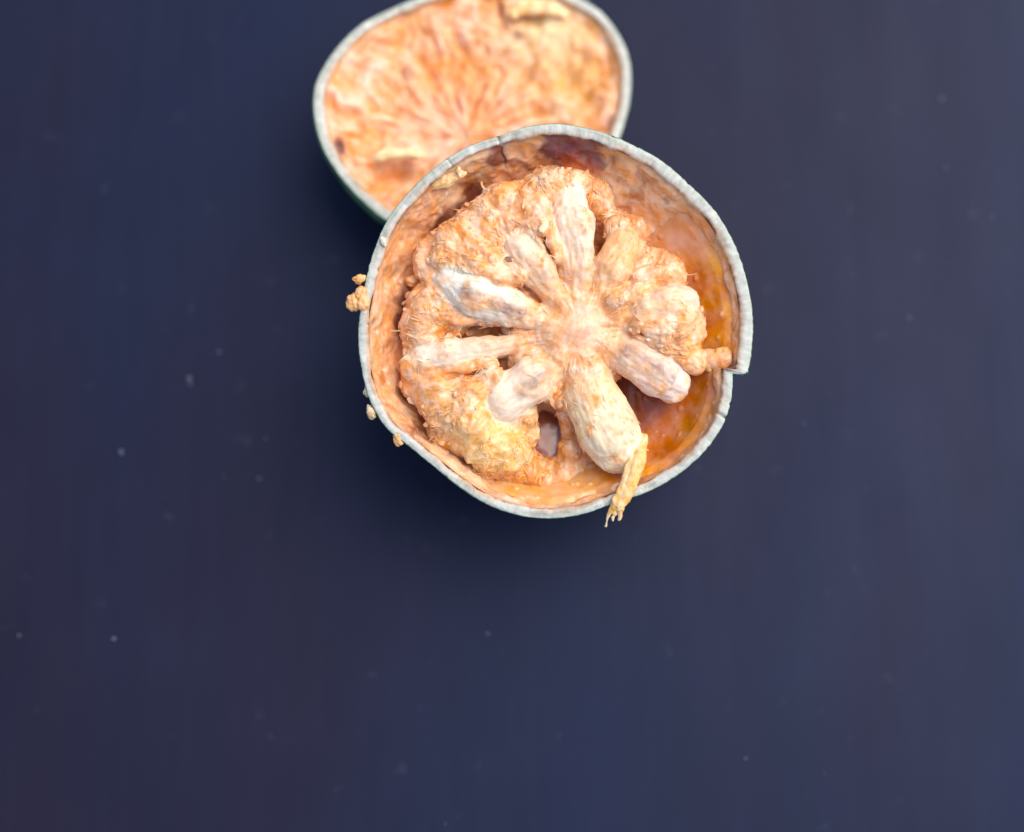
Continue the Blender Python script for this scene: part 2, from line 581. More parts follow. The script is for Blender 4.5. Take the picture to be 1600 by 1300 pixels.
# hard step at the broken piece of shell
RF = soften(R0, 14)
up_side = T >= notch
d_ = np.abs(T - notch)
RF = np.where(d_ < 0.13, np.where(up_side, np.interp(T, [notch, notch + 0.13], [308, RF[np.argmin(np.abs(T - notch - 0.13))]]),
                                   np.interp(T, [notch - 0.13, notch], [RF[np.argmin(np.abs(T - notch + 0.13))], 284])), RF)
deg = np.degrees(T)
TH = np.interp(deg, [-180, -130, -90, -40, -15.2, -14.8, 10, 45, 90, 110, 135, 160, 180], [15, 14, 15, 16, 18, 22, 20, 19, 17.5, 13, 16.5, 15.5, 15])
ZR = fbm(np.stack([np.cos(T) * 1.5, np.sin(T) * 1.5, T * 0], -1), 3) * 5.0
ZR = ZR + np.where(up_side & (d_ < 0.5), 4 * np.clip(1 - d_ / 0.5, 0, 1), 0)


def ang(px, py):
    return math.atan2(505 - py, px - 870)


DEPTH = 359.3
shell(front, T, RF, TH, DEPTH, 0.022, 1.4, ZR, crack=[(ang(779, 213), 0.005, 9), (ang(1133, 652), 0.004, 6), (ang(1066, 280), 0.003, 3), (ang(700, 250), 0.003, 3)])

# ------------------------------------------------------------------ lining of the front half
RIN = RF - TH * 0.98


def wall_profile(t, rin, inset, zoff):
    """how the wall runs: t 0 at the rim, 0.55 at the foot of the wall, 1 at the middle of the floor"""
    u = np.clip(t / 0.55, 0, 1)
    v = np.clip((t - 0.55) / 0.45, 0, 1)
    r = rin - inset * (0.35 * u + 0.65 * u ** 1.8)
    r = r * (1 - v)
    z = zoff * (1 - sstep(0, 0.25, t)) - 3 - 76 * (1 - (1 - u) ** 1.5) - 40 * np.sin(v * math.pi / 2)
    return r, z


INSET = soften(np.interp(deg, [-180, -150, -120, -95, -75, -50, -20, 10, 30, 50, 70, 90, 110, 130, 160, 180],
                         [62, 56, 54, 70, 74, 72, 82, 98, 108, 114, 104, 78, 70, 74, 68, 62]), 40)


def lining():
    m = 150
    tt = np.linspace(0, 1, m)
    n = NF
    c, s = np.cos(T), np.sin(T)
    rr, z = wall_profile(tt[None], RIN[:, None], INSET[:, None], ZR[:, None])
    V = np.stack([rr * c[:, None], rr * s[:, None], np.broadcast_to(z, rr.shape)], -1).reshape(-1, 3).astype(np.float32)
    inward = np.stack([-np.repeat(c, m), -np.repeat(s, m), np.full(n * m, 0.6)], -1)
    TTf = np.tile(tt, n)
    env = sstep(0.0, 0.06, TTf)
    DGf = np.repeat(deg, m)
    gummy = sstep(-118, -102, DGf) * (1 - sstep(30, 46, DGf)) * sstep(0.08, 0.2, TTf)
    Nz = fbm(V * 0.016, 3) * 7 + ridged(V * C3(0.03, 0.03, 0.05), 2) * 1.4 + fbm(V * 0.10, 2) * 0.8
    Nz = Nz * (1 - 0.7 * gummy) - 11 * gummy
    # small pits
    rg = np.random.default_rng(9)
    pit = np.zeros(len(V), np.float32)
    cand = np.where((TTf > 0.12) & (TTf < 0.5))[0]
    for k in range(60):
        c_ = V[rg.choice(cand)]
        r_ = rg.uniform(3, 6.5)
        pit = np.maximum(pit, np.exp(-((V - c_) ** 2).sum(1) / (r_ * r_)) * r_ * 0.5)
    V = V + inward * ((Nz - pit) * env)[:, None]
    A1 = fbm(V * 0.03 + 3, 4)
    A2 = fbm(V * C3(0.012, 0.012, 0.05) + 9, 4)
    cc = mix(C3(0.78, 0.44, 0.23), C3(0.79, 0.38, 0.15), sstep(-0.3, 0.5, A1))
    cc = mix(cc, C3(0.79, 0.52, 0.31), sstep(0.05, 0.6, A2))
    cc = mix(cc, C3(0.52, 0.19, 0.06), sstep(0.15, 0.6, -A1) * 0.65)
    cc = mix(cc, C3(0.55, 0.30, 0.18), sstep(0.05, 0.0, TTf) * 0.7)
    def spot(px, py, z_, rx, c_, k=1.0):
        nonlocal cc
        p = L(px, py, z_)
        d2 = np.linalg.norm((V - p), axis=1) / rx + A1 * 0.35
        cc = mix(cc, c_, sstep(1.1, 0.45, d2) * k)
    spot(880, 226, -25, 44, C3(0.20, 0.045, 0.05), 0.95)
    spot(914, 232, -25, 42, C3(0.22, 0.05, 0.055), 0.9)
    spot(900, 265, -50, 36, C3(0.58, 0.16, 0.07), 0.6)
    spot(774, 245, -25, 24, C3(0.22, 0.06, 0.035), 0.85)
    spot(748, 290, -60, 36, C3(0.42, 0.15, 0.04), 0.7)
    spot(965, 245, -22, 18, C3(0.25, 0.08, 0.05), 0.7)
    spot(1140, 575, -20, 22, C3(0.14, 0.035, 0.025), 0.9)
    spot(1098, 590, -60, 34, C3(0.20, 0.04, 0.015), 0.8)
    spot(655, 680, -50, 36, C3(0.28, 0.08, 0.04), 0.6)
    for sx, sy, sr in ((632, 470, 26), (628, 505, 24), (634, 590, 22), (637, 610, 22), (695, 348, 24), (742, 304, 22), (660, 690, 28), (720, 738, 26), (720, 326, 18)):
        spot(sx, sy, -72, sr, C3(0.17, 0.04, 0.022), 0.85)  # brown residue, laid on dark to paint shade into the gap at the wall
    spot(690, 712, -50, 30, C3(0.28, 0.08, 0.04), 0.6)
    ck = np.exp(-((DGf - math.degrees(ang(779, 213)) + np.sin(TTf * 40) * 0.35) / 0.28) ** 2) * (1 - sstep(0.2, 0.34, TTf))
    V = V - inward * (ck * 5)[:, None]
    cc = mix(cc, C3(0.14, 0.04, 0.03), ck * 0.6)
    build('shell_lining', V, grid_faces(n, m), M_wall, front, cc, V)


lining()


# ------------------------------------------------------------------ gum along the right-hand wall and over the floor
def gum():
    n, m = 420, 150
    dg = np.linspace(-124, 50, n)
    tt = np.linspace(0.03, 0.8, m)
    TTg, DGg = np.meshgrid(tt, dg)
    th = np.radians(DGg)
    rin = np.interp(dg, deg, soften(RIN, 3))[:, None]
    ins_ = np.interp(dg, deg, INSET)[:, None]
    rr, z = wall_profile(TTg, rin, ins_, 0)
    V = np.stack([rr * np.cos(th), rr * np.sin(th), z], -1).reshape(-1, 3).astype(np.float32)
    inw = np.stack([-np.cos(th).ravel(), -np.sin(th).ravel(), np.full(n * m, 0.6)], -1)
    tf = TTg.ravel()
    low = fbm(V * 0.014 + 2, 3)
    # the film starts below the rim and its edge wanders
    film = 12 * sstep(0.05, 0.16, tf + low * 0.03) * (sstep(-124, -104, DGg) * (1 - sstep(36, 50, DGg))).ravel() - 7
    bub = np.zeros(n * m, np.float32)
    rg = np.random.default_rng(3)
    cand = np.where((tf > 0.12) & (tf < 0.6))[0]
    for k in range(95):
        c_ = V[rg.choice(cand)]
        r_ = 1.6 + 4.5 * rg.random() ** 2
        st2 = C3(rg.uniform(0.6, 1.3), rg.uniform(0.6, 1.3), 1)
        d2 = (((V - c_) * st2) ** 2).sum(1) / (r_ * r_)
        bub = np.maximum(bub, np.sqrt(np.clip(1 - d2, 0, 1)) * r_ * 0.45)
    V = V + inw * (film + low * 3.5 + bub)[:, None]
    A1 = fbm(V * 0.02 + 1, 3)
    cc = mix(C3(0.80, 0.335, 0.06), C3(0.72, 0.26, 0.05), sstep(-0.3, 0.4, A1))
    cc = mix(cc, C3(0.84, 0.40, 0.06), sstep(0.05, 0.6, -A1) * 0.8)
    top = (sstep(18, 34, DGg)).ravel()
    cc = mix(cc, C3(0.80, 0.38, 0.19), top * 0.8)
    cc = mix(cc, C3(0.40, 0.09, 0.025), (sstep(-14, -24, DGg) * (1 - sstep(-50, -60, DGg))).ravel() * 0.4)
    cc = mix(cc, C3(0.82, 0.46, 0.19), (1 - sstep(-82, -66, DGg)).ravel() * 0.85)
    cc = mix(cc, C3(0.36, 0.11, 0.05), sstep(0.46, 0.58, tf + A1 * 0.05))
    cc = mix(cc, C3(0.86, 0.56, 0.36), np.clip(bub / 2.5, 0, 1) * 0.22)
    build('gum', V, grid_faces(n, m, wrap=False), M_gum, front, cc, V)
    # pool over the floor
    n, m = 240, 90
    Tn = np.linspace(-math.pi, math.pi, n, endpoint=False)
    q = np.linspace(0, 1, m)
    rr = np.interp(Tn, T, RIN - INSET * 0.8)[:, None] * q[None]
    V = np.stack([rr * np.cos(Tn)[:, None], rr * np.sin(Tn)[:, None], rr * 0 - 104], -1).reshape(-1, 3).astype(np.float32)
    V[:, 2] += fbm(V * 0.015 + 7, 3) * 9 + fbm(V * 0.05 + 3, 2) * 2
    A1 = fbm(V * 0.02 + 4, 3)
    cc = mix(C3(0.44, 0.14, 0.05), C3(0.30, 0.08, 0.04), sstep(-0.3, 0.4, A1))
    build('gum_pool', V, grid_faces(n, m), M_pool, front, cc, V)


gum()

# ------------------------------------------------------------------ seeds in their pale sacs and the pulp round them, grown as one flesh and split into parts
W = C3(0.91, 0.775, 0.60)
PK = C3(0.88, 0.59, 0.40)
OR = C3(0.84, 0.45, 0.21)
GY = C3(0.23, 0.19, 0.19)
# path points (px, py, z, radius), colour at the root, colour at the tip, grey streak, sideways place of the streak
SEEDS = [
    ([(906, 470, -16, 19), (902, 420, -10, 27), (892, 350, -8, 35), (886, 318, -18, 32)], PK, W, 0.30, -6),
    ([(872, 472, -10, 17), (842, 425, 6, 25), (812, 388, 2, 24)], C3(0.87, 0.5, 0.27), C3(0.90, 0.68, 0.49), 0.35, 3),
    ([(850, 498, -14, 17), (800, 481, 4, 27), (745, 462, 9, 31), (706, 436, 0, 26)], W, C3(0.92, 0.82, 0.67), 1.0, 5),
    ([(830, 535, -20, 13), (760, 545, -12, 18), (700, 552, -8, 22), (662, 558, -14, 22)], PK, W, 0.15, 0),
    ([(872, 562, -16, 22), (832, 594, -4, 34), (792, 620, -8, 37)], PK, W, 0.65, 4),
    ([(912, 575, -18, 34), (926, 622, -4, 43), (950, 672, 2, 47), (966, 698, -8, 42)], C3(0.85, 0.58, 0.32), C3(0.91, 0.78, 0.55), 0.0, 0),
    ([(948, 540, -18, 22), (990, 562, -4, 30), (1030, 588, -4, 33), (1048, 600, -10, 30)], PK, C3(0.80, 0.64, 0.54), 0.75, 5),
    ([(960, 497, -14, 19), (1010, 486, -2, 26), (1045, 477, 0, 28), (1064, 471, -8, 26)], OR, C3(0.89, 0.63, 0.45), 0.0, 0),
    ([(936, 462, -14, 18), (957, 420, -6, 28), (974, 388, -18, 28)], OR, C3(0.84, 0.48, 0.22), 0.0, 0),
]


def to_path(V, P, r_):
    """distance to a tapering path, place along it 0..1, sideways offset, arc length"""
    best = np.full(len(V), 1e9, np.float32)
    tb = np.zeros(len(V), np.float32); sb = np.zeros(len(V), np.float32)
    seg = [np.linalg.norm(P[k + 1] - P[k]) for k in range(len(P) - 1)]
    tot = sum(seg); acc = 0
    for k in range(len(P) - 1):
        d = P[k + 1] - P[k]
        t = np.clip(((V - P[k]) @ d) / (d @ d), 0, 1)
        w = (V - P[k] - t[:, None] * d) * C3(1, 1, 1 / 0.73)
        D_ = np.linalg.norm(w, axis=1) - (r_[k] + (r_[k + 1] - r_[k]) * t)
        hd = d / np.linalg.norm(d)
        sd_ = w[:, 0] * -hd[1] + w[:, 1] * hd[0]
        b = D_ < best
        best = np.where(b, D_, best); tb = np.where(b, (acc + t * seg[k]) / tot, tb); sb = np.where(b, sd_, sb)
        acc += seg[k]
    return best, tb, sb, tot


def flesh():
    f = Field((-272, -278, -190), (272, 268, 56), 2.0)
    K = L
    core = K(905, 515, 0)
    paths = [([K(p[0], p[1], p[2] - 11 - 0.12 * p[3]) for p in sd_[0]], [p[3] for p in sd_[0]]) for sd_ in SEEDS]
    f.cone(K(890, 512, -40), 52, K(920, 522, -40), 52, squash=0.62)
    f.cone(K(840, 540, -112), 120, K(910, 490, -112), 120, k=20, squash=0.5)
    f.cone(K(755, 440, -125), 78, K(775, 630, -125), 78, k=20, squash=0.7)
    for x0, y0, z0, r0, x1, y1, z1, r1 in [
        # upper left mass and the hood over the grey-streaked seed
        (705, 392, -58, 40, 790, 335, -58, 44), (760, 372, -46, 34, 820, 330, -50, 38), (790, 350, -45, 30, 850, 300, -62, 30),
        (700, 400, -34, 28, 785, 432, -26, 25), (740, 390, -34, 26, 810, 428, -24, 18), (820, 345, -42, 22, 850, 400, -36, 18), (672, 420, -52, 22, 690, 450, -46, 22),
        (838, 330, -30, 20, 872, 400, -24, 12), (850, 300, -46, 22, 900, 290, -56, 22), (700, 545, -40, 20, 650, 575, -48, 22), (640, 500, -60, 16, 650, 540, -60, 16),
        # left
        (672, 470, -58, 32, 720, 497, -50, 30), (665, 500, -62, 34, 670, 580, -66, 32), (730, 492, -44, 20, 790, 496, -40, 14),
        # lower left mass
        (690, 610, -58, 44, 735, 655, -54, 46), (735, 622, -38, 30, 768, 590, -34, 22), (705, 585, -44, 24, 760, 575, -38, 18),
        (752, 682, -58, 44, 785, 702, -66, 42), (785, 662, -58, 28, 820, 648, -56, 20), (800, 690, -75, 34, 832, 675, -78, 20), (780, 720, -84, 34, 810, 735, -90, 26),
        (700, 660, -78, 34, 760, 715, -86, 36), (800, 722, -86, 30, 850, 742, -92, 30), (860, 745, -92, 30, 930, 752, -96, 28), (655, 500, -72, 24, 655, 600, -76, 26), (668, 400, -66, 24, 720, 350, -70, 26),
        (830, 735, -80, 14, 800, 690, -70, 18), (890, 700, -78, 12, 880, 745, -90, 16),
        # right mass
        (1035, 512, -40, 30, 1066, 535, -44, 28), (1010, 522, -38, 20, 1076, 562, -46, 22), (1062, 472, -46, 22, 1078, 520, -50, 22),
        (1100, 560, -50, 15, 1130, 560, -46, 13), (1040, 470, -26, 18, 1070, 492, -30, 18), (1000, 505, -30, 16, 1066, 510, -26, 16),
        # upper right slope
        (930, 320, -118, 42, 1000, 350, -122, 44), (1000, 350, -120, 36, 1040, 420, -125, 40), (945, 345, -90, 24, 990, 365, -92, 26),
        (1025, 405, -80, 20, 1050, 425, -70, 20), (965, 365, -66, 22, 1000, 400, -60, 18), (1000, 432, -46, 18, 1048, 440, -54, 20),
        (860, 292, -80, 32, 930, 310, -96, 34),
        # lower right and bottom
        (1000, 650, -112, 24, 1012, 700, -118, 30), (885, 640, -70, 14, 905, 720, -100, 14), (930, 715, -95, 26, 870, 760, -112, 36),
        (800, 750, -108, 34, 900, 760, -112, 32), (846, 600, -48, 22, 884, 622, -46, 18), (960, 470, -32, 20, 1010, 455, -40, 18),
    ]:
        up = 14 if max(z0, z1) > -85 else 5
        f.cone(K(x0, y0, z0 + up), r0, K(x1, y1, z1 + up), r1, k=9)
    for x0, y0, z0, r0, x1, y1, z1, r1 in [
        (705, 514, -20, 11, 815, 508, -24, 7), (725, 516, -45, 14, 800, 512, -50, 10),
        (720, 590, -16, 7, 835, 562, -24, 6), (765, 582, -42, 11, 820, 568, -45, 8),
        (853, 648, -16, 9, 851, 686, -30, 11), (853, 655, -70, 11, 850, 686, -80, 14),
        (962, 592, -28, 10, 995, 640, -40, 24), (970, 605, -80, 18, 1015, 640, -90, 30), (1025, 645, -60, 28, 1065, 645, -70, 40),
        (940, 375, -22, 14, 932, 440, -26, 8), (944, 385, -55, 19, 936, 420, -55, 12), (944, 380, -85, 18, 940, 400, -85, 14),
        (990, 420, -26, 6, 1032, 384, -50, 9), (990, 424, -60, 7, 1034, 384, -85, 12), (995, 420, -100, 9, 1034, 384, -120, 14), (1022, 437, -48, 8, 1050, 430, -56, 9),
        (852, 380, -14, 8, 876, 452, -16, 5), (856, 385, -42, 12, 872, 430, -36, 8),
        (796, 414, -16, 4, 855, 486, -14, 4), (800, 418, -36, 6, 845, 472, -32, 5),
        (1000, 520, -22, 4, 1060, 530, -26, 6), (1010, 528, -40, 6, 1080, 545, -48, 7),
        (860, 628, -24, 5, 898, 590, -14, 4), (985, 455, -26, 4, 1030, 448, -34, 5),
        (770, 562, -36, 5, 690, 580, -36, 5),
    ]:
        f.cone(K(x0, y0, z0 + 2), r0 * 0.74, K(x1, y1, z1 + 2), r1 * 0.74, k=8, cut=True)
    gap = [(760, 292), (735, 308), (705, 342), (668, 380), (640, 430), (630, 500), (628, 560), (632, 610), (650, 670), (690, 715), (730, 748)]
    for p0, p1 in zip(gap[:-1], gap[1:]):
        f.cone(K(p0[0] - 3, p0[1], -80), 9 + 4 * math.sin(p0[1] * 0.06), K(p1[0] - 3, p1[1], -80), 9 + 4 * math.sin(p1[1] * 0.06), k=8, cut=True, squash=4.2)
    tips = sorted([(math.atan2(*(p_[2] - core)[[1, 0]]), i) for i, (p_, _) in enumerate(paths)])
    for (a0, i0), (a1, i1) in zip(tips, tips[1:] + [(tips[0][0] + 2 * math.pi, tips[0][1])]):
        am = (a0 + a1) / 2
        u_ = C3(math.cos(am), math.sin(am), 0)
        far = 95 if {i0, i1} not in ({5, 6}, {4, 5}) else 72
        f.cone(core + u_ * 40 - C3(0, 0, 34), 18, core + u_ * far - C3(0, 0, 46), 24, k=12)
    for x0, y0, z0, r0, x1, y1, z1, r1 in [
        (853, 646, -10, 9, 851, 686, -28, 12), (853, 655, -55, 12, 850, 690, -75, 17), (853, 655, -95, 14, 850, 690, -105, 18),
        (993, 420, -26, 4.5, 1030, 387, -52, 8), (994, 420, -55, 6, 1032, 386, -80, 11), (996, 420, -85, 8, 1034, 386, -110, 13),
        (941, 384, -26, 13, 934, 432, -28, 6), (943, 386, -60, 16, 938, 415, -55, 9),
        (852, 372, -8, 9, 878, 456, -12, 5), (856, 380, -34, 10, 872, 440, -30, 6), (792, 410, -4, 7, 852, 486, -10, 5), (800, 418, -26, 8, 846, 476, -24, 5),
        (1000, 520, -10, 5, 1074, 542, -26, 8), (1010, 526, -34, 7, 1080, 548, -46, 9), (984, 450, -14, 5, 1034, 440, -36, 8), (992, 446, -40, 7, 1036, 436, -58, 9),
        (700, 588, -12, 6, 800, 574, -16, 6), (730, 584, -30, 8, 800, 574, -32, 7),
        (728, 517, -30, 9, 800, 511, -32, 6), (735, 518, -52, 10, 790, 513, -52, 7),
    ]:
        f.cone(K(x0, y0, z0), r0, K(x1, y1, z1), r1, k=6, cut=True)
    # the seeds last, over the clefts, fused softly at their roots
    for P, r_ in paths:
        f.cone(core - C3(0, 0, 26), 17, P[0] + (P[1] - P[0]) * 0.35 - C3(0, 0, 3), r_[0] * 0.85, k=13)
        for k in range(len(P) - 1):
            f.cone(P[k] - C3(0, 0, r_[k] * 0.8), r_[k] * 0.72, P[k + 1] - C3(0, 0, r_[k + 1] * 0.8), r_[k + 1] * 0.72, k=8)
            f.cone(P[k], r_[k], P[k + 1], r_[k + 1], k=6, squash=0.73)
    V, F = f.mesh()
    N = normals(V, F)
    V0 = V
    d = V - core
    rho = np.hypot(d[:, 0], d[:, 1])
    phi = np.arctan2(d[:, 1], d[:, 0])
    rad = np.stack([np.cos(phi) * 9, np.sin(phi) * 9, rho * 0.007 + V[:, 2] * 0.035], -1)
    near = sstep(15, 80, rho)
    # which seed each point belongs to
    sid = -np.ones(len(V), int); sdist = np.full(len(V), 1e9, np.float32)
    st = np.zeros(len(V), np.float32); ss = np.zeros(len(V), np.float32); sl = np.zeros(len(V), np.float32)
    for i, (P, r_) in enumerate(paths):
        D_, t_, s_, tot = to_path(V, P, r_)
        b = D_ < sdist
        sdist = np.where(b, D_, sdist); sid = np.where(b, i, sid); st = np.where(b, t_, st); ss = np.where(b, s_, ss); sl = np.where(b, t_ * tot, sl)
    onseed = sstep(4.0, 0.5, sdist) * sstep(0.0, 0.12, st)
    q = np.stack([sl * 0.020 + sid * 7.7, ss * 0.07, V[:, 2] * 0.05], -1)
    warp = np.stack([perlin(V * 0.02 + 31), perlin(V * 0.02 + 57), perlin(V * 0.02 + 83)], -1) * 22
    Vw = V + warp
    dp = fbm(V * 0.020, 2) * 7.5 * (0.35 + 0.65 * near)
    dp += (ridged(rad + warp * 0.035, 3)) * 2.4 * near
    dp += (0.32 - np.abs(perlin(Vw * 0.04 + 5))) * 1.4 * near                 # puffy lobes with creases between them
    dp += (0.3 - np.abs(perlin(Vw * 0.10 + 15))) * 0.7 * near
    tear = sstep(-0.1, 0.35, perlin(V * 0.016 + 41))
    dp += fbm(V * 0.10 + 1, 2) * (0.5 + 1.6 * tear) * near + ridged(Vw * 0.13 + 7, 2) * (0.3 + 1.1 * tear) * near
    ds = fbm(V * 0.025 + 2, 3) * 3.0 + ridged(q * C3(1, 1.5, 1.5), 2) * 1.2 + fbm(V * 0.11, 2) * 0.55
    V = V + N * (dp * (1 - onseed) + ds * onseed)[:, None]
    # pigment
    A1 = fbm(V0 * 0.016 + 2, 4)
    A2 = fbm(Vw * 0.04 + 6, 4)
    A3 = fbm(rad * 1.4 + 3, 3)
    cc = mix(C3(0.88, 0.405, 0.135), C3(0.89, 0.47, 0.235), sstep(-0.3, 0.5, A1))
    cc = mix(cc, C3(0.91, 0.64, 0.43), sstep(-0.05, 0.65, A2) * 0.8)
    cc = mix(cc, C3(0.80, 0.30, 0.06), sstep(0.1, 0.7, -A2 + A3 * 0.3) * 0.7)
    yel = np.exp(-(((V[:, 0] - L(765, 695)[0]) / 100) ** 2 + ((V[:, 1] - L(765, 695)[1]) / 62) ** 2))
    cc = mix(cc, C3(0.88, 0.52, 0.13), np.clip(yel, 0, 1) * 0.6)
    cc = mix(cc, C3(0.88, 0.56, 0.36), np.exp(-(rho / 50) ** 2) * 0.7)
    cc = mix(cc, C3(0.62, 0.30, 0.28), np.exp(-(np.hypot(d[:, 0] - 12, d[:, 1] + 2) / 9) ** 2) * 0.5)
    N1 = fbm(V0 * 0.035 + 4, 4)
    N2 = fbm(q * C3(0.8, 1.3, 1.3) + 8, 4)
    N3 = fbm(V0 * 0.12 + 12, 3)
    for i, sd_ in enumerate(SEEDS):
        k = (sid == i) * sstep(9.0, -5.0, sdist + N1 * 7 + N3 * 2.5 - 1.0) * sstep(0.0, 0.4, st + N1 * 0.3)
        cs = mix(np.tile(sd_[1], (len(V), 1)), sd_[2], sstep(0.1, 0.95, st + N1 * 0.35))
        cs = mix(cs, C3(0.87, 0.50, 0.22), sstep(0.25, 0.8, N1) * 0.4)
        cs = mix(cs, C3(0.88, 0.68, 0.40), sstep(0.15, 0.7, N2) * 0.45)
        w_ = 9.0
        g = np.exp(-((ss - sd_[4] + N1 * 4) / w_) ** 2) * sstep(0.12, 0.32, st) * (1 - sstep(0.72, 0.92, st))
        cs = mix(cs, GY, np.clip(g * (1.3 + N2 * 0.4 + N3 * 0.9), 0, 1) * sd_[3])
        cc = mix(cc, cs, k)
    N = normals(V, F)
    # split: a face is seed when all its corners lie on that seed
    on = (sdist + N1 * 3 < 2.2) & (st > 0.10)
    lab = np.where(on, sid, -1)
    fl = lab[F]
    flab = np.where((fl == fl[:, :1]).all(1), fl[:, 0], -1)
    tcs = np.stack([sl * 0.4, ss * 1.4, V[:, 2]], -1)
    for i in range(-1, len(SEEDS)):
        Fi = F[flab == i]
        if len(Fi) == 0:
            continue
        used, inv = np.unique(Fi, return_inverse=True)
        o = build('seed' if i >= 0 else 'pulp', V[used], inv.reshape(-1, 4), M_seed if i >= 0 else M_pulp, front, cc[used], V[used])
        o.data.normals_split_custom_set_from_vertices(N[used].tolist())
    return V, N, cc, onseed


PV, PN, PC, PS = flesh()


# ------------------------------------------------------------------ torn shreds, fibres and crumbs
def blob(centre, rad, seed, axes=(1, 1, 1), rot=0.0, sub=10, rough=0.35):
    n, m = sub * 2, sub
    a_ = np.linspace(0, 2 * math.pi, n, endpoint=False)
    b_ = np.linspace(0, math.pi, m)
    A, B = np.meshgrid(a_, b_, indexing='ij')
    U = np.stack([np.cos(A) * np.sin(B), np.sin(A) * np.sin(B), np.cos(B)], -1).reshape(-1, 3)
    r = 1 + fbm(U * 1.1 + seed * 3.7, 2) * rough
    V = U * r[:, None] * np.array(axes) * rad
    c, s = math.cos(rot), math.sin(rot)
    V = V @ np.array([[c, s, 0], [-s, c, 0], [0, 0, 1]])
    return (V + centre).astype(np.float32), grid_faces(n, m)[:, ::-1]


def join(parts):
    Vs, Fs, o = [], [], 0
    for V, F in parts:
        Vs.append(V); Fs.append(F + o); o += len(V)
    return np.concatenate(Vs), np.concatenate(Fs)


